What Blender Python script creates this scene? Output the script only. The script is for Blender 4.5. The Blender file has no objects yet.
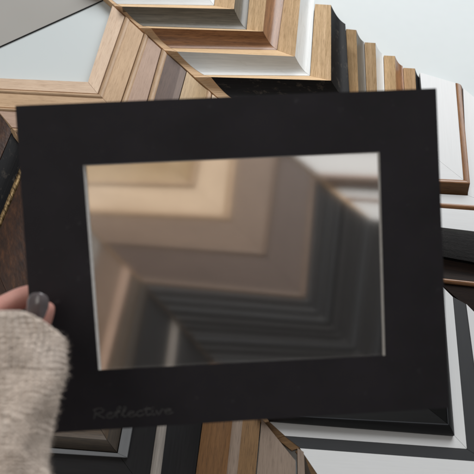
import bpy, bmesh, math, random
from mathutils import Vector, Matrix, noise
random.seed(7)
S = bpy.context.scene
COL = S.collection
R = math.radians

# ------------------------------------------------------------------ camera
TILT = R(27); DIST = 0.75; FOC = 50.0; W = 474.0
cam_d = bpy.data.cameras.new('camera'); cam = bpy.data.objects.new('camera', cam_d); COL.objects.link(cam)
cam.location = (0, -DIST*math.sin(TILT), DIST*math.cos(TILT)); cam.rotation_euler = (TILT, 0, 0)
cam_d.lens = FOC; cam_d.sensor_width = 36; cam_d.clip_start = 0.02; cam_d.clip_end = 50
cam_d.dof.use_dof = True; cam_d.dof.focus_distance = 0.74; cam_d.dof.aperture_fstop = 10
S.camera = cam
CP = Vector(cam.location); RM = Matrix.Rotation(TILT, 3, 'X')
def ray(px, py):
    return RM @ Vector(((px-237)/W*36/FOC, -(py-237)/W*36/FOC, -1))
def at(px, py, z=0.0):                     # point on the horizontal plane at height z
    d = ray(px, py); return CP + d*((z-CP.z)/d.z)
def dp(px, py, d):                         # point at axial distance d from the camera
    return CP + ray(px, py)*d

# ------------------------------------------------------------------ materials
def mat(name):
    m = bpy.data.materials.new(name); m.use_nodes = True
    nt = m.node_tree; return m, nt, nt.nodes['Principled BSDF']
def N(nt, t, **kw):
    n = nt.nodes.new(t)
    for k, v in kw.items():
        if k in n.inputs: n.inputs[k].default_value = v
        else: setattr(n, k, v)
    return n
def uvmap(nt, sx, sy):
    tc = N(nt, 'ShaderNodeTexCoord'); mp = N(nt, 'ShaderNodeMapping'); mp.inputs['Scale'].default_value = (sx, sy, 1)
    nt.links.new(tc.outputs['UV'], mp.inputs['Vector']); return mp.outputs['Vector']
def ramp(nt, fac, stops):
    r = N(nt, 'ShaderNodeValToRGB'); e = r.color_ramp.elements
    while len(e) < len(stops): e.new(0.5)
    for el, (p, c) in zip(e, stops): el.position = p; el.color = (*c, 1)
    nt.links.new(fac, r.inputs['Fac']); return r.outputs['Color']
def mixc(nt, a, b, f, mode='MIX'):
    m = N(nt, 'ShaderNodeMix', data_type='RGBA', blend_type=mode)
    if isinstance(f, float): m.inputs[0].default_value = f
    else: nt.links.new(f, m.inputs[0])
    for s, v in ((m.inputs[6], a), (m.inputs[7], b)):
        if isinstance(v, tuple): s.default_value = (*v, 1)
        else: nt.links.new(v, s)
    return m.outputs[2]
def wood(name, c1, c2, rough=0.5, grain=1.0, coat=0.0, bump=0.25, across=260, pores=True, spec=.5):
    """streaked wood; UV u runs along the arm, v across, both in metres"""
    m, nt, b = mat(name)
    def sat(c, k):
        l = .3*c[0]+.6*c[1]+.1*c[2]; c = tuple(max(.002, l+(v-l)*k) for v in c); return (c[0]*1.01, c[1]*.992, c[2]*1.01)
    c1, c2 = sat(c1, 1.12), tuple(v*(.86 if grain > .9 else .95) for v in sat(c2, 1.15))
    n1 = N(nt, 'ShaderNodeTexNoise', Scale=1.0, Detail=5.0, Roughness=0.6, Distortion=0.6)
    nt.links.new(uvmap(nt, 9, across), n1.inputs['Vector'])
    n2 = N(nt, 'ShaderNodeTexNoise', Scale=1.0, Detail=3.0, Roughness=0.7)
    nt.links.new(uvmap(nt, 60, across*7), n2.inputs['Vector'])
    n3 = N(nt, 'ShaderNodeTexNoise', Scale=1.0, Detail=2.0)
    nt.links.new(uvmap(nt, 14, 30), n3.inputs['Vector'])
    g = 0.5*grain
    base = ramp(nt, n1.outputs['Fac'], [(max(0, .5-.22), c2), (.5+.2, c1)])
    base = mixc(nt, c1, base, min(1.0, grain))
    dk = ramp(nt, n2.outputs['Fac'], [(.36, tuple(v*.55 for v in c2)), (.5, (1, 1, 1))])
    base = mixc(nt, base, dk, 0.6*grain if pores else 0.12*grain, 'MULTIPLY')
    var = ramp(nt, n3.outputs['Fac'], [(.3, (.86, .84, .82)), (.7, (1.06, 1.06, 1.06))])
    base = mixc(nt, base, var, 0.8, 'MULTIPLY')
    nt.links.new(base, b.inputs['Base Color'])
    b.inputs['Roughness'].default_value = rough; b.inputs['Specular IOR Level'].default_value = spec
    b.inputs['Coat Weight'].default_value = coat; b.inputs['Coat Roughness'].default_value = 0.2
    bp = N(nt, 'ShaderNodeBump', Strength=bump, Distance=0.0006)
    nt.links.new(n2.outputs['Fac'], bp.inputs['Height']); nt.links.new(bp.outputs['Normal'], b.inputs['Normal'])
    return m
def paint(name, c, rough=0.35, wear=None, bump=0.15, spec=0.5, amt=0.1):
    """brushed paint on wood, with rubbed streaks"""
    m, nt, b = mat(name)
    n1 = N(nt, 'ShaderNodeTexNoise', Scale=1.0, Detail=5.0, Roughness=0.65)
    nt.links.new(uvmap(nt, 25, 700), n1.inputs['Vector'])
    n2 = N(nt, 'ShaderNodeTexNoise', Scale=1.0, Detail=4.0, Roughness=0.7)
    nt.links.new(uvmap(nt, 60, 130), n2.inputs['Vector'])
    base = ramp(nt, n1.outputs['Fac'], [(.3, tuple(v*(1-amt) for v in c)), (.7, tuple(min(1, v*(1+amt)) for v in c))])
    if wear:
        k = ramp(nt, n2.outputs['Fac'], [(.56, (0, 0, 0)), (.68, (1, 1, 1))])
        f = N(nt, 'ShaderNodeMath', operation='MULTIPLY'); f.inputs[1].default_value = 0.5
        nt.links.new(k, f.inputs[0]); base = mixc(nt, base, wear, f.outputs[0])
    nt.links.new(base, b.inputs['Base Color'])
    b.inputs['Roughness'].default_value = rough; b.inputs['Specular IOR Level'].default_value = spec
    bp = N(nt, 'ShaderNodeBump', Strength=bump, Distance=0.0006)
    nt.links.new(n1.outputs['Fac'], bp.inputs['Height']); nt.links.new(bp.outputs['Normal'], b.inputs['Normal'])
    return m

raw    = wood('raw_pine', (.88, .66, .42), (.70, .50, .29), .6)
raw2   = wood('raw_ash', (.86, .63, .38), (.72, .50, .28), .6)
rawend = wood('raw_mitre_wood', (.64, .46, .29), (.55, .39, .24), .8, .3, bump=.1)
pale   = wood('pale_maple', (.82, .66, .50), (.72, .54, .39), .5, .7, bump=.1)
tan    = wood('tan_maple', (.68, .50, .33), (.57, .40, .25), .5, .7, bump=.1)
rib    = wood('bead_maple', (.60, .44, .29), (.47, .32, .20), .5, .7, bump=.1)
pink   = wood('pinkish_maple', (.53, .39, .30), (.45, .32, .24), .5, .6, bump=.1)
pinkdk = wood('rosy_brown_wood', (.27, .195, .14), (.22, .155, .11), .5, .6, bump=.1)
purple = wood('umber_stained_wood', (.15, .100, .078), (.095, .062, .048), .5, .7, bump=.1)
umber  = wood('umber_edge_wood', (.21, .145, .11), (.14, .095, .07), .5, .6, bump=.1)
cream  = wood('cream_maple', (.84, .67, .48), (.76, .59, .41), .5, .5, bump=.08)
oak    = wood('golden_oak', (.58, .43, .25), (.48, .34, .19), .5, .8, bump=.1)
taupe  = wood('taupe_stained_wood', (.120, .081, .061), (.092, .061, .045), .5, .6, bump=.1)
taupel = wood('taupe_edge_wood', (.22, .155, .11), (.17, .12, .085), .5, .6, bump=.1)
walnut = wood('walnut', (.42, .22, .105), (.21, .10, .045), .38, 1., coat=.25, bump=.2)
plumw  = wood('plum_walnut', (.13, .075, .06), (.075, .045, .04), .3, 1., coat=.4)
orange = wood('amber_wood', (.20, .105, .045), (.13, .068, .027), .45, .9)
honey  = wood('honey_oak', (.24, .145, .07), (.16, .095, .042), .5, .9)
ashp   = wood('washed_ash', (.29, .23, .18), (.22, .17, .13), .55, .6, bump=.1)
olive  = wood('olive_brown_wood', (.05, .037, .024), (.024, .018, .012), .6, 1.)
driftw = wood('grey_brown_wood', (.095, .070, .047), (.055, .040, .027), .5, .9)
blackw = paint('black_lacquer', (.011, .011, .012), .5, spec=.12, amt=.3, wear=(.10, .085, .07))
blackm = paint('black_satin', (.009, .009, .010), .45, spec=.25, amt=.3)
blackg = paint('black_gloss', (.0045, .0045, .0045), .45, spec=.1, amt=.2, bump=.03)
charc  = paint('charcoal_paint', (.014, .0135, .015), .36, spec=.3, amt=.5)
charct = wood('charcoal_open_grain', (.020, .0185, .018), (.006, .0055, .0055), .6, 1., bump=.8, spec=.2)
charc2 = paint('charcoal_ridge_highlight', (.026, .025, .026), .4, spec=.3, amt=.4)  # paler tone for ridge crests, relief shading put into the colour
slate  = paint('slate_paint', (.045, .048, .053), .35, spec=.35, amt=.2)
dgrey  = paint('dark_grey_card', (.030, .032, .035), .6, amt=.1, bump=.05)
pewter = paint('pewter_leaf', (.135, .122, .095), .36, wear=(.20, .18, .14), amt=.4)
grey   = paint('warm_grey_paint', (.15, .135, .11), .45, amt=.2)
white  = paint('white_paint', (.74, .76, .75), .35, wear=(.66, .66, .63), amt=.09, bump=.3)
whiteb = paint('white_satin', (.78, .79, .79), .4, amt=.03, bump=.05)
whiteg = paint('grey_white_fillet', (.15, .155, .16), .5, amt=.08, spec=.3)
offw   = paint('off_white_bead', (.25, .225, .20), .55, amt=.3)
brown  = wood('dark_brown_lacquer', (.022, .013, .009), (.010, .006, .005), .6, 1., spec=.15)
def rust_mat():
    m, nt, b = mat('rust_brown_leather_finish')
    n1 = N(nt, 'ShaderNodeTexNoise', Scale=1.0, Detail=7.0, Roughness=0.7); nt.links.new(uvmap(nt, 90, 90), n1.inputs['Vector'])
    n2 = N(nt, 'ShaderNodeTexVoronoi', Scale=1.0); nt.links.new(uvmap(nt, 260, 260), n2.inputs['Vector'])
    c = ramp(nt, n1.outputs['Fac'], [(.34, (.022, .012, .009)), (.52, (.050, .022, .012)), (.68, (.10, .042, .018))])
    nt.links.new(c, b.inputs['Base Color']); b.inputs['Roughness'].default_value = .4
    bp = N(nt, 'ShaderNodeBump', Strength=.25, Distance=.0004); nt.links.new(n2.outputs['Distance'], bp.inputs['Height'])
    nt.links.new(bp.outputs['Normal'], b.inputs['Normal']); return m
rust = rust_mat()
def gold_mat():
    m, nt, b = mat('antique_gold_beading')
    n1 = N(nt, 'ShaderNodeTexNoise', Scale=1.0, Detail=3.0); nt.links.new(uvmap(nt, 300, 300), n1.inputs['Vector'])
    c = ramp(nt, n1.outputs['Fac'], [(.35, (.06, .035, .015)), (.6, (.42, .28, .13))])
    nt.links.new(c, b.inputs['Base Color']); b.inputs['Metallic'].default_value = .6; b.inputs['Roughness'].default_value = .35
    return m
gold = gold_mat()

# ------------------------------------------------------------------ object helpers
def link(name, me, m, parent=None, label=None):
    o = bpy.data.objects.new(name, me); COL.objects.link(o); me.materials.append(m)
    if parent:
        o.parent = parent; o.matrix_parent_inverse = Matrix.Translation(-parent.location)
    if label: o['label'] = label
    return o
def tag(o, label, cat, group=None):
    o['label'] = label; o['category'] = cat
    if group: o['group'] = group
def mesh_from(verts, faces, uvs=None, name='mesh', smooth=False):
    me = bpy.data.meshes.new(name); me.from_pydata([tuple(v) for v in verts], [], faces)
    if uvs:
        ul = me.uv_layers.new(name='UVMap')
        for l in me.loops: ul.data[l.index].uv = uvs[l.vertex_index]
    for p in me.polygons: p.use_smooth = smooth
    me.validate(); me.update()
    return me
def fix_normals(me):
    bm = bmesh.new(); bm.from_mesh(me); bmesh.ops.recalc_face_normals(bm, faces=bm.faces[:]); bm.to_mesh(me); bm.free()

# profile shapes: fraction across t -> (t', extra height factor)
def prof(kind, h):
    if kind == 'flat':  return [(0, 0), (.06, h*.03), (.94, h*.03), (1, 0)]
    if kind == 'lin':   return [(0, 0), (1, 0)]
    n = 10
    if kind == 'cove':  return [(i/n, -h*math.sin(math.pi*i/n)**.9) for i in range(n+1)]
    if kind == 'bead':  return [(i/n, h*math.sin(math.pi*i/n)**.7) for i in range(n+1)]
    if kind == 'ogee':  return [(i/n, h*.6*math.sin(2*math.pi*i/n)) for i in range(n+1)]
    if kind == 'ridges': return [(i/24, h*.5*(1-math.cos(2*math.pi*4*i/24))*.6) for i in range(25)]
    if kind == 'scoop': return [(i/n, -h*math.sin(math.pi*i/n)) for i in range(n+1)]
BASE = 0.0005
GR = 'corner samples laid in the right column'
def strip(r0, r1, z0, z1, kind='lin', h=0.0, off=None, base=BASE, jitter=True):
    """solid L-shaped moulding strip between two rails (left end, corner, top end) given where they stand on the table"""
    P = [at(x, y, z0) for x, y in r0]; Q = [at(x, y, z1) for x, y in r1]
    pf = prof(kind, h)
    V = []; F = []; U = []
    wid = (Q[1]-P[1]).length*.72
    for arm in (0, 1):
        a, c = (0, 1) if arm == 0 else (2, 1)
        L = (P[a]-P[c]).length
        o = random.random()*7; o2 = random.random()*3
        NS = 6
        st = len(V)
        gm = random.uniform(.00012, .00028)/L
        for s in range(NS+1):
            f = s/NS*(1-gm)
            for (t, hh) in pf:
                e0 = P[a].lerp(Q[a], t); e1 = P[c].lerp(Q[c], t)
                p = e0.lerp(e1, f); p = p+Vector((0, 0, hh))
                V.append(p); U.append((o+f*L, o2+t*wid))
            # base points
            e0 = P[a].lerp(P[c], f); e1 = Q[a].lerp(Q[c], f)
            V.append(Vector((e1.x, e1.y, base))); U.append((o+f*L, o2+wid+.01))
            V.append(Vector((e0.x, e0.y, base))); U.append((o+f*L, o2-.01))
        M = len(pf)+2
        for s in range(NS):
            for k in range(M):
                i0 = st+s*M+k; i1 = st+s*M+(k+1) % M
                F.append((i0, i1, i1+M, i0+M))
        F.append(tuple(st+k for k in range(M))); F.append(tuple(st+NS*M+k for k in reversed(range(M))))
    me = mesh_from(V, F, U)
    # merge corner, drop inner cap faces
    bm = bmesh.new(); bm.from_mesh(me)
    bmesh.ops.remove_doubles(bm, verts=bm.verts[:], dist=1e-6)
    bmesh.ops.recalc_face_normals(bm, faces=bm.faces[:]); bm.to_mesh(me); bm.free()
    for p in me.polygons: p.use_smooth = len(p.vertices) == 4 and kind not in ('lin',)
    me.set_sharp_from_angle(angle=R(38))
    return me
def l1_inv(y):
    for (x0, y0), (x1, y1) in zip(L1P, L1P[1:]):
        if y <= y1 or (x1, y1) == L1P[-1]: return x0+(x1-x0)*(y-y0)/(y1-y0)
def sample(label, group, strips, end=None, cat='frame corner'):
    """strips: list of (part name, material, rail0, rail1, z0, z1, profile, h)"""
    c = strips[-1][3][1]; b = at(c[0], c[1], 0)
    e = bpy.data.objects.new('frame_corner_sample', None); COL.objects.link(e)
    e.location = (b.x, b.y, 0); e.empty_display_size = .02
    tag(e, label, cat, group)
    bpy.context.view_layer.update()
    for s in strips:
        nm, m, r0, r1, z0, z1, k, h = s
        link(nm, strip(r0, r1, z0, z1, k, h), m, e)
    if end:
        dx, dy, zl, m = end
        V = []; U = []; F = []
        pts = []
        a0, a1 = strips[0][2][0], strips[-1][3][0]
        if group == GR:                     # the bare end runs down to the straight mitre joint
            a0, a1 = (l1_inv(a0[1])+2.0, a0[1]), (l1_inv(a1[1])+2.0, a1[1]); dx = dy = 0
        A0 = at(*a0, zl); A1 = at(*a1, zl)
        for s in strips:
            nm, mm, r0, r1, z0, z1, k, h = s
            P, Q = at(*r0[0], z0), at(*r1[0], z1)
            for t, hh in prof(k, h):
                pts.append(P.lerp(Q, t)+Vector((0, 0, hh-.0003)))
        n = len(pts)
        off = at(237+dx, 237+dy, zl)-at(237, 237, zl)
        for i, p in enumerate(pts):
            q = A0.lerp(A1, i/(n-1))+off
            V += [p, Vector((q.x, q.y, zl)), Vector((q.x, q.y, BASE)), Vector((p.x, p.y, BASE))]
        U = [(v.x*1, v.y*1) for v in V]
        for i in range(n-1):
            for k in range(4):
                F.append((4*i+k, 4*i+(k+1) % 4, 4*i+4+(k+1) % 4, 4*i+4+k))
        F += [(0, 1, 2, 3), tuple(4*(n-1)+k for k in (3, 2, 1, 0))]
        me = mesh_from(V, F, U); fix_normals(me)
        link('mitre_end', me, m, e)
    return e

# ------------------------------------------------------------------ mitre lines where the stacks meet
L1P = [(112, 5), (215, 97), (280, 150), (318, 182), (350, 207), (382, 228), (443, 287), (500, 335)]
L2P = [(-60, 45), (0, 113), (50, 175), (105, 243), (127, 262), (150, 290), (180, 321), (215, 362), (262, 420), (305, 470), (360, 535)]
def pl(P, x):
    for (x0, y0), (x1, y1) in zip(P, P[1:]):
        if x <= x1 or (x1, y1) == P[-1]: return (x, y0+(y1-y0)*(x-x0)/(x1-x0))
l1 = lambda x: pl(L1P, x); l2 = lambda x: pl(L2P, x)
def gapr(r, d):                                   # nudge a rail so neighbouring samples leave a hairline joint
    return ((r[0][0], r[0][1]+d), (r[1][0]+d, r[1][1]+d), (r[2][0]+d, r[2][1]))

# ------------------------------------------------------------------ MIDDLE column of samples (between the two mitre lines)
GM = 'corner samples laid in the middle column'
ZM = .014
def m_rail(ax, c, tx): return (l2(ax), c, l1(tx))
mr = {}
mr['1i'] = ((-31, 77), (88, 82), (112.5, 5.5)); mr['1o'] = ((-22, 88), (98, 94), l1(125))
mr['2r'] = ((-19, 92), (103, 98.5), l1(130));   mr['2o'] = ((-6, 107), (117, 114), l1(144))
mr['3r'] = (l2(-2), (122, 118), l1(148.5));     mr['3o'] = (l2(12), (138, 134), l1(161.5))
mr['4r'] = (l2(16), (143, 139), l1(167));       mr['4m'] = (l2(30), (158, 153), l1(181)); mr['4o'] = (l2(34), (163, 158), l1(186.5))
mr['5o'] = (l2(54), (189, 182), l1(207));       mr['5b'] = (l2(58), (195, 188), l1(212))
mr['6o'] = (l2(76), (223, 213.5), l1(234));     mr['6b'] = (l2(82), (231, 221), l1(242))
mr['7o'] = (l2(103), (262, 251), l1(276));      mr['7b'] = (l2(107), (267, 257), l1(281))
mr['8m'] = (l2(140), (300, 293), l1(310));      mr['8o'] = (l2(145), (306, 299), l1(316))
mr['9b'] = (l2(152), (311, 305), l1(321));      mr['9o'] = (l2(172), (330, 325), l1(343))
mr['10o'] = (l2(193), (350, 345), l1(365)); mr['10b'] = (l2(197), (355, 349), l1(370));     mr['11o'] = (l2(212), (372, 364), l1(388)); mr['11b'] = (l2(216), (376, 367), l1(392))
mr['12o'] = (l2(230), (392, 380), l1(408))
mr['13i'] = (l2(244), (410, 394), l1(420));     mr['13m'] = ((263, 414), (448, 424), (438.5, 283)); mr['13n'] = ((263.5, 414.8), (448.9, 424.9), (439.2, 283.6)); mr['13o'] = ((269, 421), (454.3, 435.5), (442.5, 287))
mr['14o'] = ((285, 436), (467, 449), (453, 297))
mr['15o'] = ((300, 448), (487, 462), (466, 304))
mr['16o'] = ((345, 515), (545, 530), (500, 338))
g = lambda k, d=.4: gapr(mr[k], d)
def ridged(ra, rb, fr, mats, z):  # dark grooves and paler ridges: relief shading carried by colour contrast
    def lr(t): return tuple((p[0]+(q[0]-p[0])*t, p[1]+(q[1]-p[1])*t) for p, q in zip(ra, rb))
    out = []
    for i, (a, b) in enumerate(zip(fr, fr[1:])):
        lo = i % 2 == 0
        out.append(('moulding_face' if lo else 'ridge', mats[i % 2], lr(a), lr(b), z-(.0012 if lo else 0), z-(.0012 if lo else 0), 'cove' if lo else 'bead', .0012))
    return out
sample('pale flat maple corner with the white tabletop showing inside its angle', GM,
       [('moulding_face', pale, mr['1i'], g('1o', -.5), ZM, ZM, 'flat', .001)], end=(-3, 3, .0095, rawend))
sample('light tan maple corner with a thin bead, just outside the pale maple one', GM,
       [('bead', rib, g('1o'), mr['2r'], ZM, ZM, 'bead', .0018), ('moulding_face', tan, mr['2r'], g('2o', -.5), ZM, ZM, 'flat', .001)], end=(-3, 3, .0095, rawend))
sample('pinkish maple corner with thin bead, touching the dark umber one', GM,
       [('bead', rib, g('2o'), mr['3r'], ZM, ZM, 'bead', .0018), ('moulding_face', pink, mr['3r'], g('3o', -.5), ZM, ZM, 'flat', .001)], end=(-3, 3, .0095, rawend))
sample('dark umber corner with a pale bead, running under the top edge of the mat', GM,
       [('bead', rib, g('3o'), mr['4r'], ZM, ZM, 'bead', .0018), ('moulding_face', purple, mr['4r'], mr['4m'], ZM, ZM, 'flat', .001),
        ('outer_edge', umber, mr['4m'], g('4o', -.4), ZM, ZM-.001, 'lin', 0)], end=(-3, 3, .0095, rawend))
sample('golden tan corner showing in the top left of the mat window, inside the cream one', GM,
       [('moulding_face', oak, g('4o'), mr['5o'], ZM, ZM, 'cove', .0015), ('bead', rib, mr['5o'], g('5b', -.5), ZM, ZM, 'bead', .0018)], end=(-3, 3, .0095, rawend))
sample('broad cream corner, the brightest L seen through the mat window', GM,
       [('moulding_face', cream, g('5b'), mr['6o'], ZM, ZM, 'flat', .001), ('bead', rib, mr['6o'], g('6b', -.5), ZM, ZM, 'bead', .0015)], end=(-3, 3, .0095, rawend))
sample('rosy brown corner just outside the cream one in the mat window', GM,
       [('moulding_face', pinkdk, g('6b'), mr['7o'], ZM, ZM, 'flat', .001), ('bead', taupel, mr['7o'], g('7b', -.5), ZM, ZM, 'bead', .0015)], end=(-3, 3, .0095, rawend))
sample('wide taupe brown corner in the mat window, last brown one before the blacks', GM,
       [('moulding_face', taupe, g('7b'), mr['8m'], ZM, ZM, 'flat', .001), ('outer_edge', taupel, mr['8m'], g('8o', -.7), ZM, ZM, 'bead', .001)], end=(-3, 3, .0095, rawend))
sample('black corner with a slate blue bead, touching the taupe brown one in the mat window', GM,
       [('bead', slate, g('8o', .5), mr['9b'], ZM-.003, ZM-.003, 'bead', .002), *ridged(mr['9b'], g('9o', -.4), (0, .3, .42, .75, .9, 1), (blackm, slate), ZM)], end=(-2, 3, .0095, driftw))
sample('charcoal corner with fine ridges, second of the black ones in the mat window', GM,
       [*ridged(g('9o'), g('10o', -.4), (0, .12, .3, .5, .62, .85, 1), (blackm, charc2), ZM)], end=(-2, 3, .0095, driftw))
sample('charcoal corner with a scooped face, third of the black ones in the mat window', GM,
       [('bead', slate, g('10o'), mr['10b'], ZM, ZM, 'bead', .002), *ridged(mr['10b'], g('11o', -.4), (0, .35, .5, .8, 1), (blackm, charc2), ZM)], end=(-2, 3, .0095, driftw))
sample('satin black corner at the lower right of the mat window, outermost one showing through it', GM,
       [('bead', slate, g('11o'), mr['11b'], ZM, ZM, 'bead', .002), *ridged(mr['11b'], g('12o', -.4), (0, .3, .5, .75, 1), (blackm, charc2), ZM)], end=(-2, 3, .0095, driftw))
sample('narrow dark lacquered corner hidden mostly under the mat, inside the wide gloss black one', GM,
       [('moulding_face', blackw, g('12o'), g('13i', -.4), ZM, ZM, 'bead', .002)], end=(-2, 3, .0095, driftw))
sample('wide gloss black corner poking out under the lower right of the mat', GM,
       [('moulding_face', blackg, g('13i'), mr['13m'], ZM, ZM+.004, 'flat', .001),
        ('bevel_highlight', slate, mr['13m'], mr['13n'], ZM+.0052, ZM+.0052, 'lin', 0),  # highlight along the bevel, painted as a thin paler strip
        ('lip', blackm, mr['13n'], mr['13o'], ZM+.0055, ZM-.002, 'bead', .0012)], end=(-6, 2, .008, rawend))
sample('white mitred corner, the white L hugging the gloss black one at lower right', GM,
       [('moulding_face', whiteb, g('13o', .3), g('14o', -.2), ZM-.006, ZM-.006, 'flat', .0005)], end=(-7, 2, .0065, honey))
sample('dark grey flat corner between two white ones at lower right', GM,
       [('moulding_face', dgrey, g('14o', .2), g('15o', -.2), ZM-.006, ZM-.006, 'flat', .0005)], end=(-7, 2, .0065, honey))
sample('broad white corner filling the bottom right of the photo below the dark grey one', GM,
       [('moulding_face', whiteb, g('15o', .3), mr['16o'], ZM-.005, ZM-.005, 'flat', .0005)], end=(-4, 2, .0065, honey))

# ------------------------------------------------------------------ RIGHT column
GR = 'corner samples laid in the right column'
ZH, ZL = .024, .011
def rs(label, rw, f0, f1, f2, fm, kind='cove', h=.0045, rawm=None, extra=None, zl0=ZL):
    rawm = rawm or raw
    st = [('raw_side', rawm, gapr(f0, .15), f1, zl0, ZH, 'lin', 0), ('moulding_face', fm, f1, gapr(f2, -.15), ZH, ZL, kind, h)]
    return sample(label, GR, st, end=(-9, 1, .0125, rawend))
RR = {}
RR['0i'] = ((90, -22), (195, -26), (200, -60)); 
RR['1a'] = ((117, 4), (214, 5.5), (219, -40)); RR['1b'] = ((122, 6.5), (234, 9), (239, -40)); RR['1c'] = ((143, 26), (246.5, 29.5), (253, -40))
RR['2b'] = ((151, 28), (263, 31.5), (270, -35)); RR['2c'] = ((171, 48), (277, 50), (288, -30))
RR['3b'] = ((177, 51.5), (295, 56.5), (302, -18)); RR['3c'] = ((204, 75), (310, 75.8), (315, -6))
RR['4b'] = ((211, 77), (331, 80.5), (331, 5)); RR['4c'] = ((236, 101), (350, 103), (345.5, 24))
RR['5b'] = ((240, 104), (359, 108), (356.3, 30)); RR['5c'] = ((252, 116), (367.5, 118), (364.2, 42))
RR['6b'] = ((256, 119), (378, 121.5), (375.5, 43)); RR['6c'] = ((267, 129), (386, 130.5), (383.3, 54))
RR['7b'] = ((269, 131), (398, 133), (395, 56)); RR['7c'] = ((279, 139), (407, 141), (402.8, 66))
RR['8b'] = ((281, 141), (419, 143.5), (415, 68.5)); RR['8c'] = ((288, 149), (426, 150), (422, 80))
# flush top starts: the raw side's own top end sits level with its ridge
def tl(k, x, y): r = RR[k]; return (r[0], r[1], (x, y))
sample('white corner at the very top edge, above the pewter grey one', GR,
       [('moulding_face', white, RR['0i'], gapr(RR['1a'], -.2), ZH, ZL, 'cove', .003)], end=(-8, 1, .0125, rawend))
rs('pewter grey scooped corner with bare wood side, topmost grey one of the right column', RR['1a'], RR['1a'], RR['1b'], RR['1c'], pewter)
rs('walnut brown corner with plum sheen and bare wood side, between the pewter and white ones', RR['1c'], RR['1c'], RR['2b'], RR['2c'], walnut)
rs('brushed white scooped corner just inside the black one above the mat', RR['2c'], RR['2c'], RR['3b'], RR['3c'], white)
rs('worn black scooped corner with wide bare wood side, directly above the mat top edge', RR['3c'], tl('3c', 315, 4), RR['4b'], RR['4c'], blackw)
rs('bare wood corner with grey scooped face, first step right of the worn black one', RR['4c'], tl('4c', 346, 29), RR['5b'], RR['5c'], grey, h=.003, rawm=raw2)
rs('bare wood corner with white scooped face, second step of the staircase above the mat', RR['5c'], tl('5c', 364.6, 42.3), RR['6b'], RR['6c'], white, h=.003)
rs('bare wood corner with walnut scooped face, third step of the staircase', RR['6c'], tl('6c', 383.8, 55.5), RR['7b'], RR['7c'], walnut, h=.003, rawm=raw2)
rs('bare wood corner with narrow black face, last and lowest step of the staircase', RR['7c'], tl('7c', 403.2, 67.8), RR['8b'], RR['8c'], blackw, h=.003)

r9i = ((289, 151), (427, 151), (420, 72.5)); r9w = ((318, 173), (463.6, 180), (455.6, 83))
r9l = ((323, 177), (470, 183.5), (461, 85)); r9s = ((334, 187.5), (467.5, 195), (462.5, 88))
sample('white flat corner with a reddish wood rim at the right edge of the mat', GR,
       [('moulding_face', whiteb, r9i, r9w, .018, .018, 'flat', .0005), ('rim', walnut, r9w, r9l, .0185, .020, 'bead', .0008),
        ('rim_side', orange, r9l, r9s, .0195, .0075, 'lin', 0)], end=(-8, 1, .0125, rawend))
r10o = ((345, 197), (500, 207), (492, 112)); r10l = ((350, 201), (505, 212.5), (496, 114))
sample('white corner with a thin wood edge, just below the reddish rimmed one', GR,
       [('moulding_face', whiteb, gapr(r9s, .6), r10o, .010, .010, 'flat', .0005), ('edge', walnut, r10o, r10l, .011, .0095, 'bead', .001)], end=(-8, 1, .0125, rawend))
r11o = ((371, 219), (530, 238), (520, 130))
sample('plain white flat corner above the dark open grained one at the right edge', GR,
       [('moulding_face', whiteb, gapr(r10l, .3), r11o, .010, .010, 'flat', .0005)], end=(-8, 1, .0125, rawend))
r12i = ((374, 222), (532, 242), (523, 132)); r12o = ((407, 250), (560, 278), (545, 150))
sample('charcoal open grained corner below the white ones at the right edge', GR,
       [('moulding_face', charct, r12i, r12o, .013, .010, 'bead', .0015)], end=(-7, 1, .0085, rawend))
r13i = ((410, 253), (562, 281), (547, 152)); r13o = ((434, 277.5), (590, 294), (570, 170)); r13l = ((439, 282), (590, 299), (575, 174))
sample('dark brown lacquered corner with a coppery edge line, right edge below the charcoal one', GR,
       [('moulding_face', brown, r13i, r13o, .012, .008, 'cove', .003), ('edge', walnut, r13o, r13l, .011, .010, 'bead', .001)], end=(-6, 1, .0085, rawend))
r14o = ((476, 315), (640, 335), (620, 200))
sample('blackish brown corner at the right edge, lowest of the right column', GR,
       [('moulding_face', brown, gapr(r13l, .4), r14o, .008, .006, 'flat', .001)])

# ------------------------------------------------------------------ LOWER LEFT column
GB = 'corner samples laid in the lower left column'
ZB = .011
def br(t, c): return ((-60, c[1]-12-(c[0]+60)*.03), c, l2(t) if not isinstance(t, tuple) else t)
B = {}
B['0i'] = ((-110, 180), (-78, 200), l2(-10)); B['0o'] = ((-110, 200), (-34, 240), l2(13))
B['1o'] = ((-110, 230), (-14, 250), l2(28)); B['1b'] = ((-110, 234), (-11, 253), l2(32))
B['2o'] = br(76, (32, 348)); B['3o'] = br(102, (64, 378)); B['4o'] = br(124, (86, 410)); B['5o'] = br(132, (94, 418))
B['6o'] = ((-60, 438), (117, 452.5), l2(148.5)); B['8o'] = ((-60, 480), (147, 494), l2(172)); B['9o'] = ((-60, 488), (157, 503), l2(180))
B['10o'] = ((-60, 520), (188, 530), l2(211)); B['11o'] = ((-60, 550), (217, 560), l2(236)); B['12o'] = ((-60, 560), (227, 570), l2(245))
B['13o'] = ((-60, 570), (247, 580), l2(261)); B['14o'] = ((-60, 590), (297, 605), (296, 461))
B['15i'] = ((-60, 592), (299, 606), (297.5, 448)); B['15o'] = ((-60, 600), (311, 615), (304, 452)); B['16o'] = ((-60, 610), (335, 625), (322, 480))
k = lambda n, d=.4: gapr(B[n], d)
def bs(label, st, end=None): return sample(label, GB, st)
bs('rust brown mottled corner at the left edge, above the narrow black one', [('moulding_face', rust, B['0i'], k('0o', -.4), ZB, ZB, 'bead', .002)])
bs('black corner with an antique gold beaded edge, left edge beside the mat', [('moulding_face', blackw, k('0o'), B['1o'], ZB, ZB-.001, 'cove', .003), ('beading', gold, B['1o'], k('1b', -.3), ZB, ZB, 'bead', .0018)])
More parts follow.
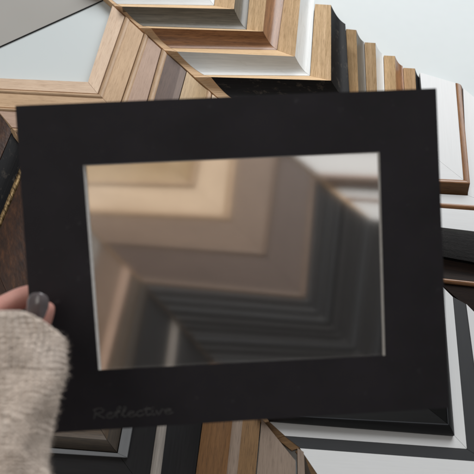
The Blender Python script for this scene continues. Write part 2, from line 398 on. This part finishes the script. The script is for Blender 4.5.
bs('wide rust brown mottled corner right above the fingers at the left edge', [('moulding_face', rust, k('1b'), k('2o', -.4), ZB, ZB+.001, 'ogee', .003)])
bs('pale grey corner, a sliver at the left side of the mat window', [('moulding_face', offw, k('2o'), k('3o', -.4), ZB, ZB, 'flat', .001)])
bs('rosy brown corner with a paler bead, lower left of the mat window', [('moulding_face', taupel, k('3o'), B['4o'], ZB, ZB, 'flat', .001), ('bead', pink, B['4o'], k('5o', -.3), ZB, ZB, 'bead', .0016)])
bs('grey brown grained corner beside the sleeve, ending below the mat bottom edge', [('moulding_face', driftw, k('5o'), ((-60, 426), (107, 440), l2(142)), ZB, ZB+.003, 'ogee', .0012), ('outer_edge', olive, ((-60, 426), (107, 440), l2(142)), k('6o', -.3), ZB+.003, ZB-.001, 'bead', .001)])
bs('matt black corner left of the thin off white bead, under the lower mat border', [('moulding_face', blackm, k('6o'), B['8o'], ZB-.004, ZB-.004, 'flat', .001)])
f0 = ((-60, 439.5), (117.8, 453.3), (125.5, 412)); f1 = ((-60, 446), (127, 457.5), (135, 412))
bs('thin grey white L fillet lying on the black corner next to the sleeve', [('fillet', whiteg, f0, f1, ZB-.0005, ZB-.0005, 'flat', .0005)])
bs('black corner with a thin off white bead running down to the bottom edge', [('bead', offw, k('8o'), B['9o'], ZB-.003, ZB-.003, 'bead', .002), ('moulding_face', blackm, B['9o'], k('10o', -.4), ZB-.003, ZB, 'cove', .003)])
bs('amber and honey wood corner with a pale grey bead between, at the bottom edge', [('moulding_face', orange, k('10o'), B['11o'], ZB, ZB, 'bead', .003), ('bead', ashp, B['11o'], B['12o'], ZB, ZB+.001, 'bead', .0015),
    ('outer_edge', honey, B['12o'], k('13o', -.5), ZB+.001, ZB, 'flat', .001)])
bs('washed pinkish ash corner cut to a point, right of the amber and honey one', [('moulding_face', ashp, k('13o', .6), k('14o', -.4), ZB, ZB, 'flat', .001)])
bs('washed pale corner with a brown outer edge, bottom edge left of the broad white one', [('moulding_face', ashp, B['15i'], B['15o'], ZB-.002, ZB-.002, 'flat', .0006), ('outer_edge', olive, k('15o', .3), B['16o'], ZB-.002, ZB-.004, 'cove', .002)])

# ------------------------------------------------------------------ table top (the setting) and the sheet on it
def table():
    m, nt, b = mat('white_laminate')
    tc = N(nt, 'ShaderNodeTexCoord'); n1 = N(nt, 'ShaderNodeTexNoise', Scale=3.0, Detail=3.0); nt.links.new(tc.outputs['Object'], n1.inputs['Vector'])
    c = ramp(nt, n1.outputs['Fac'], [(.35, (.62, .675, .68)), (.65, (.66, .71, .712))])
    n2 = N(nt, 'ShaderNodeTexNoise', Scale=90.0, Detail=4.0); nt.links.new(tc.outputs['Object'], n2.inputs['Vector'])
    rr = ramp(nt, n2.outputs['Fac'], [(.3, (.46,)*3), (.7, (.48,)*3)])
    nt.links.new(c, b.inputs['Base Color']); nt.links.new(rr, b.inputs['Roughness'])
    V = [(-1.1, -.8, 0), (1.1, -.8, 0), (1.1, 1.2, 0), (-1.1, 1.2, 0)]
    V += [(x, y, -.03) for x, y, z in V]
    F = [(0, 1, 2, 3), (7, 6, 5, 4), (0, 4, 5, 1), (1, 5, 6, 2), (2, 6, 7, 3), (3, 7, 4, 0)]
    o = link('tabletop', mesh_from(V, F), m); o['kind'] = 'structure'
table()
def slab(name, poly, z0, z1, m, parent=None, label=None):
    T = [at(x, y, z1) for x, y in poly]; n = len(T)
    V = T+[Vector((p.x, p.y, z0)) for p in T]
    F = [tuple(range(n)), tuple(range(2*n-1, n-1, -1))]+[(i, n+i, n+(i+1) % n, (i+1) % n) for i in range(n)]
    me = mesh_from(V, F, [(v.x, v.y) for v in V]); fix_normals(me); return link(name, me, m, parent, label)
m, nt, b = mat('grey_satin_sheet')
n1 = N(nt, 'ShaderNodeTexNoise', Scale=5.0, Detail=2.0); tc = N(nt, 'ShaderNodeTexCoord'); nt.links.new(tc.outputs['Object'], n1.inputs['Vector'])
nt.links.new(ramp(nt, n1.outputs['Fac'], [(.3, (.40, .385, .355)), (.7, (.47, .455, .43))]), b.inputs['Base Color']); b.inputs['Roughness'].default_value = .25
sheetm = m
poly = [(-46, 67.5), (103.5, -.5), (85, -60), (-80, -30)]
c0 = at(20, 10, 0)
e = bpy.data.objects.new('mirror_sheet', None); COL.objects.link(e); e.location = c0
tag(e, 'grey satin sheet with a thin dark rim lying on the white table, top left', 'sheet')
bpy.context.view_layer.update()
slab('panel', [(-45, 66.5), (103.2, -.5), (85.6, -59.9), (-80.4, -29.7)], .0005, .0016, sheetm, e)
rimo = [(-46, 67.5), (103.8, -.2), (86, -61), (-82, -30)]; rimi = [(-45.1, 66.7), (103.3, -.45), (85.7, -60), (-80.6, -29.8)]
V = []; F = []
for P_, z in ((rimo, .0018), (rimi, .0018), (rimo, .0005), (rimi, .0005)): V += [Vector((*at(x, y, .0018)[:2], z)) for x, y in P_]
for i in range(4):
    j = (i+1) % 4; F += [(i, j, 4+j, 4+i), (8+i, 12+i, 12+j, 8+j), (i, 8+i, 8+j, j), (4+i, 4+j, 12+j, 12+i)]
me = mesh_from(V, F, [(v.x, v.y) for v in V]); fix_normals(me); link('rim', me, blackm, e)

# ------------------------------------------------------------------ the black mat with its glass
DC = .43
e = bpy.data.objects.new('glass_sample_mat', None); COL.objects.link(e); e.location = dp(240, 420, DC); MAT = e
tag(e, 'large black window mat with a glass pane, held up over the corner samples', 'picture mat')
bpy.context.view_layer.update()
fw = -(RM @ Vector((0, 0, -1)))            # towards the camera
OUT = [(15, 105.5), (436.5, 88), (449, 408), (38, 434)]
INN = [(83, 165), (379.5, 152), (385, 355.5), (98.5, 370)]
INB = [(86.4, 165.9), (377.2, 152.8), (382.8, 356.0), (101.4, 370.4)]
TH = .0028
def card_mat():
    m, nt, b = mat('black_mat_board')
    tc = N(nt, 'ShaderNodeTexCoord')
    n1 = N(nt, 'ShaderNodeTexNoise', Scale=900.0, Detail=3.0); nt.links.new(tc.outputs['Object'], n1.inputs['Vector'])
    n2 = N(nt, 'ShaderNodeTexNoise', Scale=22.0, Detail=5.0, Roughness=.6); nt.links.new(tc.outputs['Object'], n2.inputs['Vector'])
    n3 = N(nt, 'ShaderNodeTexNoise', Scale=140.0, Detail=4.0, Roughness=.6); nt.links.new(tc.outputs['Object'], n3.inputs['Vector'])
    c = ramp(nt, n2.outputs['Fac'], [(.35, (.0150, .0130, .0160)), (.7, (.0230, .0198, .0245))])
    k = ramp(nt, n3.outputs['Fac'], [(.66, (0, 0, 0)), (.76, (1, 1, 1))])
    f = N(nt, 'ShaderNodeMath', operation='MULTIPLY'); f.inputs[1].default_value = .25; nt.links.new(k, f.inputs[0])
    c = mixc(nt, c, (.10, .10, .105), f.outputs[0])
    nt.links.new(c, b.inputs['Base Color']); b.inputs['Roughness'].default_value = .75; b.inputs['Specular IOR Level'].default_value = .35
    bp = N(nt, 'ShaderNodeBump', Strength=.25, Distance=.0002); nt.links.new(n1.outputs['Fac'], bp.inputs['Height']); nt.links.new(bp.outputs['Normal'], b.inputs['Normal'])
    return m
cardm = card_mat()
# rounded a touch at the outer corners
def rounded(Q, r=1.6, n=3):
    out = []
    for i in range(4):
        p = Vector(Q[i]); a = (Vector(Q[i-1])-p).normalized(); c = (Vector(Q[(i+1) % 4])-p).normalized()
        for k_ in range(n):
            t = k_/(n-1); s = p+a*r*(1-t); u = p+c*r*t
            out.append(tuple(s.lerp(u, t)*.6+(p+(a+c)*r*.28)*.4))
    return out
OR = rounded(OUT); nO = len(OR)
f_ = [dp(x, y, DC) for x, y in OR]; bk = [p-fw*TH for p in f_]
INo = [dp(x, y, DC) for x, y in INN]; INk = [dp(x, y, DC+TH*.9) for x, y in INB]
V = f_+bk+INo+INk; F = []
for i in range(nO): F.append((i, nO+i, nO+(i+1) % nO, (i+1) % nO))
a0, b0 = 2*nO, 2*nO+4
for c_ in range(4):
    n_ = (c_+1) % 4
    for s in range(2): F.append((c_*3+s, c_*3+s+1, a0+c_)); F.append((nO+c_*3+s+1, nO+c_*3+s, b0+c_))
    F.append((c_*3+2, (n_)*3, a0+n_, a0+c_)); F.append((nO+n_*3, nO+c_*3+2, b0+c_, b0+n_))
me = mesh_from(V, F); fix_normals(me)
board = link('mat_board', me, cardm, e)
mc, nt, b = mat('white_board_core'); n1 = N(nt, 'ShaderNodeTexNoise', Scale=300.0); tc = N(nt, 'ShaderNodeTexCoord'); nt.links.new(tc.outputs['Object'], n1.inputs['Vector'])
nt.links.new(ramp(nt, n1.outputs['Fac'], [(.3, (.62, .60, .57)), (.7, (.72, .70, .67))]), b.inputs['Base Color']); b.inputs['Roughness'].default_value = .8
# bevel: a thin closed wedge ring just inside the board's cut
V = []; F = []
for P_, d_ in ((INN, DC+.0001), (INB, DC+TH*.9), ([(x+(1.2 if i in (0, 3) else -1.2)*0, y) for i, (x, y) in enumerate(INN)], DC+TH*.9)):
    V += [dp(x, y, d_) for x, y in P_]
for i in range(4):
    j = (i+1) % 4; F += [(i, j, 4+j, 4+i), (4+i, 4+j, 8+j, 8+i), (8+i, 8+j, j, i)]
me = mesh_from(V, F); fix_normals(me); link('bevel', me, mc, e)
# glass
mg = bpy.data.materials.new('satin_glass'); mg.use_nodes = True; nt = mg.node_tree; b = nt.nodes['Principled BSDF']
b.inputs['Transmission Weight'].default_value = 1; b.inputs['IOR'].default_value = 1.45
b.inputs['Base Color'].default_value = (.94, .90, .86, 1)
tc = N(nt, 'ShaderNodeTexCoord'); n1 = N(nt, 'ShaderNodeTexNoise', Scale=14.0, Detail=2.0); nt.links.new(tc.outputs['Object'], n1.inputs['Vector'])
nt.links.new(ramp(nt, n1.outputs['Fac'], [(.3, (.118,)*3), (.7, (.138,)*3)]), b.inputs['Roughness'])
GP = [(80, 163), (382.5, 149.5), (388.5, 358.5), (95, 373)]
g0 = [dp(x, y, DC+TH+.0003) for x, y in GP]; g1 = [p-fw*.002 for p in g0]
F = [(0, 1, 2, 3), (7, 6, 5, 4)]+[(i, 4+i, 4+(i+1) % 4, (i+1) % 4) for i in range(4)]
me = mesh_from(g0+g1, F); fix_normals(me); link('glass_pane', me, mg, e)

# handwriting in silver pencil: Reflective
mp_, nt, b = mat('silver_pencil'); n1 = N(nt, 'ShaderNodeTexNoise', Scale=1500.0); tc = N(nt, 'ShaderNodeTexCoord'); nt.links.new(tc.outputs['Object'], n1.inputs['Vector'])
nt.links.new(ramp(nt, n1.outputs['Fac'], [(.35, (.03, .03, .03)), (.65, (.16, .155, .15))]), b.inputs['Base Color']); b.inputs['Roughness'].default_value = .6
GL = {  # strokes on a unit grid, x height 1, ascender 2
 'R': (1.3, [[(0, 0), (.1, 1), (.15, 1.9)], [(-.1, 1.7), (.5, 2), (1, 1.75), (.9, 1.25), (.15, .95), (.6, .6), (1.15, 0)]]),
 'e': (.95, [[(0, .45), (.45, .6), (.7, .8), (.5, 1), (.2, .85), (.05, .4), (.3, .02), (.6, .05), (.95, .35)]]),
 'f': (.8, [[(-.1, .3), (.4, 1.2), (.65, 1.8), (.5, 2.05), (.28, 1.6), (.25, .6), (.22, -.1)], [(-.05, .95), (.7, 1.05)]]),
 'l': (.6, [[(-.1, .3), (.3, 1.3), (.4, 1.9), (.2, 1.9), (.12, 1), (.2, .1), (.6, .3)]]),
 'c': (.85, [[(.7, .85), (.45, 1), (.12, .75), (.08, .3), (.35, 0), (.85, .3)]]),
 't': (.8, [[(.3, 1.7), (.22, .6), (.3, .08), (.75, .25)], [(-.1, 1.2), (.75, 1.3)]]),
 'i': (.5, [[(.1, .95), (.1, .2), (.25, .03), (.5, .3)], [(.15, 1.4), (.18, 1.5)]]),
 'v': (.9, [[(0, .9), (.3, .05), (.65, .95), (.9, .85)]])}
def catmull(P, n=6):
    if len(P) < 3: return P
    Q = [P[0]]+P+[P[-1]]; out = []
    for i in range(1, len(Q)-2):
        p0, p1, p2, p3 = Q[i-1:i+3]
        for k_ in range(n):
            t = k_/n
            out.append(tuple(.5*(2*p1[a]+(p2[a]-p0[a])*t+(2*p0[a]-5*p1[a]+4*p2[a]-p3[a])*t*t+(3*p1[a]-p0[a]-3*p2[a]+p3[a])*t**3) for a in (0, 1)))
    return out+[P[-1]]
V = []; F = []
cx = 0; X0, Y0, SC = 94.0, 419.0, 9.2
random.seed(3)
for ch in 'Reflective':
    adv, strokes = GL[ch]
    for st in strokes:
        pts = catmull(st)
        for (xa, ya), (xb, yb) in zip(pts, pts[1:]):
            w = .5
            A = Vector((X0+(cx+xa)*SC, Y0-(cx+xa)*.62-ya*SC*.56)); Bq = Vector((X0+(cx+xb)*SC, Y0-(cx+xb)*.62-yb*SC*.56))
            d = (Bq-A); 
            if d.length < 1e-5: continue
            d.normalize(); nn = Vector((-d.y, d.x))*w; i0 = len(V); A -= d*.15; Bq += d*.15
            for p in (A+nn, A-nn, Bq-nn, Bq+nn): V.append(dp(p.x, p.y, DC-.00005))
            for p in (A+nn, A-nn, Bq-nn, Bq+nn): V.append(dp(p.x, p.y, DC+.0003))
            F += [(i0, i0+1, i0+2, i0+3), (i0+7, i0+6, i0+5, i0+4)]+[(i0+q, i0+4+q, i0+4+(q+1) % 4, i0+(q+1) % 4) for q in range(4)]
    cx += adv
me = mesh_from(V, F); link('handwriting', me, mp_, e, 'faint silver pencil word Reflective')

# ------------------------------------------------------------------ the person: hand, nail, sleeve
def skin_mat():
    m, nt, b = mat('skin')
    tc = N(nt, 'ShaderNodeTexCoord'); n1 = N(nt, 'ShaderNodeTexNoise', Scale=60.0, Detail=5.0); nt.links.new(tc.outputs['Object'], n1.inputs['Vector'])
    nt.links.new(ramp(nt, n1.outputs['Fac'], [(.3, (.62, .29, .24)), (.7, (.76, .43, .36))]), b.inputs['Base Color'])
    b.inputs['Subsurface Weight'].default_value = .2; b.inputs['Subsurface Radius'].default_value = (.008, .003, .002); b.inputs['Subsurface Scale'].default_value = 1.0
    b.inputs['Roughness'].default_value = .5
    n2 = N(nt, 'ShaderNodeTexVoronoi', Scale=900.0); nt.links.new(tc.outputs['Object'], n2.inputs['Vector'])
    bp = N(nt, 'ShaderNodeBump', Strength=.25, Distance=.0003); nt.links.new(n2.outputs['Distance'], bp.inputs['Height']); nt.links.new(bp.outputs['Normal'], b.inputs['Normal'])
    return m
skin = skin_mat()
def skinned(name, verts, edges, radii, mat_, root=0, sub=2):
    me = bpy.data.meshes.new(name); me.from_pydata([tuple(v) for v in verts], edges, [])
    o = bpy.data.objects.new(name, me); COL.objects.link(o)
    md = o.modifiers.new('skin', 'SKIN'); md.use_smooth_shade = True
    for i, r in enumerate(radii):
        sv = me.skin_vertices[0].data[i]
        sv.radius = (r, r) if not isinstance(r, tuple) else r
        sv.use_root = (i == root)
    s = o.modifiers.new('sub', 'SUBSURF'); s.levels = sub; s.render_levels = sub
    dg = bpy.context.evaluated_depsgraph_get(); dg.update()
    m2 = bpy.data.meshes.new_from_object(o.evaluated_get(dg)); bpy.data.objects.remove(o)
    for p in m2.polygons: p.use_smooth = True
    m2.materials.clear()
    return m2
pe = bpy.data.objects.new('person', None); COL.objects.link(pe); pe.location = dp(0, 360, .41)
tag(pe, 'person holding the black mat, grey nail polish and beige knitted sleeve', 'person')
bpy.context.view_layer.update()
mm = .001
hv = []; he = []; hr = []
def add(px, py, d, r, prev=None):
    hv.append(dp(px, py, d)); hr.append(r*mm); i = len(hv)-1
    if prev is not None: he.append((prev, i))
    return i
w0 = add(-25, 470, .372, 22); w1 = add(-22, 420, .384, 20, w0); pa = add(-24, 378, .398, 23, w1); pb = add(-32, 346, .413, 19, pa)
# thumb lies on the front of the board (front surface at DC)
t1 = add(4, 372, .404, 13, pa); t2 = add(26, 348, .4155, 10.5, t1); t3 = add(36, 328, .4185, 9.2, t2); t4 = add(41.5, 309, .4192, 9.7, t3); t5 = add(43.5, 299.5, .4203, 8.0, t4)
# four fingers pass left of the board edge and lie behind it
for (kx, ky, chain) in ((-30, 322, [(-6, 312, .4395, 8.4), (24, 296, .4455, 7.9), (56, 292, .4455, 7.2), (78, 298, .4445, 5.6)]),
                        (-34, 342, [(-4, 336, .443, 8.4), (30, 327, .4455, 7.9), (66, 328, .4455, 7.4), (88, 336, .4450, 5.8)]),
                        (-34, 362, [(-2, 360, .443, 8.0), (32, 354, .4455, 7.6), (66, 356, .4455, 7.1), (84, 362, .4450, 5.5)]),
                        (-30, 382, [(2, 384, .443, 7.0), (32, 381, .445, 6.6), (60, 383, .445, 6.2), (74, 387, .4445, 5.0)])):
    pr = add(kx, ky, .427, 9.5, pb if ky < 370 else pa)
    for x, y, d, r in chain: pr = add(x, y, d, r, pr)
hm = skinned('body', hv, he, hr, skin, root=0, sub=2)
hand = link('body', hm, skin, pe)
# nail: a curved oval plate wrapped on the thumb front
nm_, nt, b = mat('grey_nail_polish'); b.inputs['Base Color'].default_value = (.135, .115, .12, 1); b.inputs['Roughness'].default_value = .22
b.inputs['Coat Weight'].default_value = 1; b.inputs['Coat Roughness'].default_value = .06
tc = N(nt, 'ShaderNodeTexCoord'); n1 = N(nt, 'ShaderNodeTexNoise', Scale=200.0); nt.links.new(tc.outputs['Object'], n1.inputs['Vector'])
nt.links.new(ramp(nt, n1.outputs['Fac'], [(.3, (.125, .105, .11)), (.7, (.145, .125, .13))]), b.inputs['Base Color'])
V = []; F = []; NX, NY = 14, 16
ax = Vector((5, -29)).normalized(); sd = Vector((-ax.y, ax.x))
for lay in (0, 1):
    for j in range(NY+1):
        v = j/NY
        half = 11.2*min(1, (1-abs(2*v-1)**3.2)**.5+.001)*(.95+.05*v)
        for i in range(NX+1):
            u = (2*i/NX-1)
            c = Vector((35.2, 320))+ax*(28*v)+sd*(half*u)
            zz = .4195-.0106+.0048*(half*u/11.2)**2+.0022*max(0, v-.55)**2*4-.0006*0+.0012*max(0, .3-v)
            V.append(dp(c.x, c.y, zz+(.0006 if lay else 0)))
n1_ = (NX+1)*(NY+1)
for j in range(NY):
    for i in range(NX):
        q = j*(NX+1)+i; F.append((q, q+1, q+NX+2, q+NX+1)); F.append((n1_+q+NX+1, n1_+q+NX+2, n1_+q+1, n1_+q))
for j in range(NY):
    for i in (0, NX):
        q = j*(NX+1)+i; F.append((q, q+NX+1, n1_+q+NX+1, n1_+q))
for i in range(NX):
    for j in (0, NY):
        q = j*(NX+1)+i; F.append((q, q+1, n1_+q+1, n1_+q))
me = mesh_from(V, F, smooth=True); fix_normals(me); link('nail', me, nm_, pe, 'glossy grey polished thumbnail')
# sleeve: knitted tube, stitched columns modelled in the mesh
def sleeve():
    V = []; F = []; NU, NV = 420, 300
    RP = 64.0
    cols = 60
    for j in range(NV+1):
        v = j/NV
        for i in range(NU):
            th = 2*math.pi*i/NU
            cx_ = -3-16*v**1.3; 
            rr = RP*(1+.05*math.sin(v*5+1)-.06*v) 
            x = cx_+rr*math.cos(th)
            xt = cx_+RP*math.cos(th)
            top = 311+max(0, (x-18)/45)**1.8*28
            y = top+(520-top)*v
            u = i/NU*cols+.9*noise.noise(Vector((y*.035, math.cos(th)*2, 9))); fu = u-math.floor(u)
            row = y/5.0+abs(fu-.5)*.9+1.4*noise.noise(Vector((x*.035, y*.05, 3)))
            fv = row-math.floor(row)
            st = (math.sin(math.pi*fu)**.6)*(.55+.45*math.sin(math.pi*fv))
            nz = noise.noise(Vector((x*.05, y*.03, th)))*1.3+noise.noise(Vector((x*.3, y*.3, th*6)))*.5
            hgt = (st*(2.3+.9*noise.noise(Vector((x*.06, y*.06, 1))))+nz+1.6*math.sin(y*.045+x*.05+1.5*math.sin(x*.03)))*mm
            d0 = .387-.055*v
            rad = .0336*rr/RP+hgt
            # roll the rim inwards
            if v < .02: rad -= .0012*(1-v/.02)**2
            d = d0-rad*math.sin(th)
            p = dp(cx_, y, d); side = RM @ Vector((1, 0, 0))
            p = p+side*(rad*1.06*math.cos(th))
            V.append(p)
    for j in range(NV):
        for i in range(NU):
            a = j*NU+i; b_ = j*NU+(i+1) % NU; F.append((a, b_, b_+NU, a+NU))
    # inner layer of the cuff
    base = len(V); cen = [dp(-3, 311, .387)]
    NI = 6
    for j in range(NI+1):
        for i in range(NU):
            p = V[i]; q = V[min(j*6, NV)*NU+i]; th = 2*math.pi*i/NU
            c = dp(-3-16*(j*6/NV)**1.3, 311, .387); side = RM @ Vector((1, 0, 0)); 
            inw = -(side*math.cos(th)+fw*math.sin(th))
            V.append(q+inw*.0028)
    for j in range(NI):
        for i in range(NU):
            a = base+j*NU+i; b_ = base+j*NU+(i+1) % NU; F.append((a+NU, b_+NU, b_, a))
    for i in range(NU):
        F.append((i, base+i, base+(i+1) % NU, (i+1) % NU))
    nb = len(V)
    # loose fibres standing off the yarn
    rnd = random.Random(5)
    for _ in range(7000):
        j = rnd.randrange(0, NV); i = rnd.randrange(0, NU//2+40) if rnd.random() < .7 else rnd.randrange(NU-60, NU)
        i %= NU
        p = Vector(V[j*NU+i]); th = 2*math.pi*i/NU
        out = (RM @ Vector((1, 0, 0)))*math.cos(th)+fw*math.sin(th)
        d = (out*rnd.uniform(.2, 1)+Vector((rnd.gauss(0, .6), rnd.gauss(0, .6), rnd.gauss(0, .6)))).normalized()
        L = rnd.uniform(.001, .0042); w_ = d.cross(Vector((rnd.random(), rnd.random(), rnd.random()))).normalized()*.00008
        mid = p+d*L*.5+w_*rnd.gauss(0, 6); tip = p+d*L+w_*rnd.gauss(0, 14)
        k_ = len(V); V.extend([p-w_, p+w_, mid+w_, mid-w_, tip]); F.extend([(k_, k_+1, k_+2, k_+3), (k_+3, k_+2, k_+4)])
    me = mesh_from(V, F, smooth=True)
    m, nt, b = mat('beige_knit_wool')
    tc = N(nt, 'ShaderNodeTexCoord'); n1 = N(nt, 'ShaderNodeTexNoise', Scale=420.0, Detail=6.0, Roughness=.7); nt.links.new(tc.outputs['Object'], n1.inputs['Vector'])
    n2 = N(nt, 'ShaderNodeTexNoise', Scale=35.0, Detail=3.0); nt.links.new(tc.outputs['Object'], n2.inputs['Vector'])
    c = ramp(nt, n1.outputs['Fac'], [(.3, (.52, .44, .375)), (.7, (.76, .655, .57))])
    c = mixc(nt, c, ramp(nt, n2.outputs['Fac'], [(.3, (.85, .85, .85)), (.7, (1.05, 1.03, 1))]), .8, 'MULTIPLY')
    nt.links.new(c, b.inputs['Base Color']); b.inputs['Roughness'].default_value = .95; b.inputs['Specular IOR Level'].default_value = .1
    b.inputs['Sheen Weight'].default_value = .3; b.inputs['Sheen Roughness'].default_value = .5
    bp = N(nt, 'ShaderNodeBump', Strength=.7, Distance=.0006); nt.links.new(n1.outputs['Fac'], bp.inputs['Height']); nt.links.new(bp.outputs['Normal'], b.inputs['Normal'])
    link('sleeve', me, m, pe, 'beige knitted wool sleeve')
sleeve()

# ------------------------------------------------------------------ light: a big shop window behind, softer room light
def area(name, loc, target, sx, sy, power, col):
    l = bpy.data.lights.new(name, 'AREA'); l.shape = 'RECTANGLE'; l.size = sx; l.size_y = sy; l.energy = power; l.color = col
    o = bpy.data.objects.new(name, l); COL.objects.link(o); o.location = loc
    o.rotation_euler = (Vector(target)-Vector(loc)).to_track_quat('-Z', 'Y').to_euler(); return o
area('window_light', (.7, 2.2, 1.7), (0, .1, 0), 2.2, 1.6, 84, (.97, .985, 1.0))
area('room_light', (-1.1, -.6, 2.0), (0, 0, 0), 1.2, 1.2, 7, (1.0, .95, .88))
w = bpy.data.worlds.new('World'); S.world = w; w.use_nodes = True
bg = w.node_tree.nodes['Background']; bg.inputs['Color'].default_value = (1, .97, .95, 1); bg.inputs['Strength'].default_value = .165
S.view_settings.view_transform = 'Standard'; S.view_settings.look = 'None'; S.view_settings.exposure = 0; S.view_settings.gamma = 1
S.cycles.max_bounces = 10; S.cycles.transmission_bounces = 8
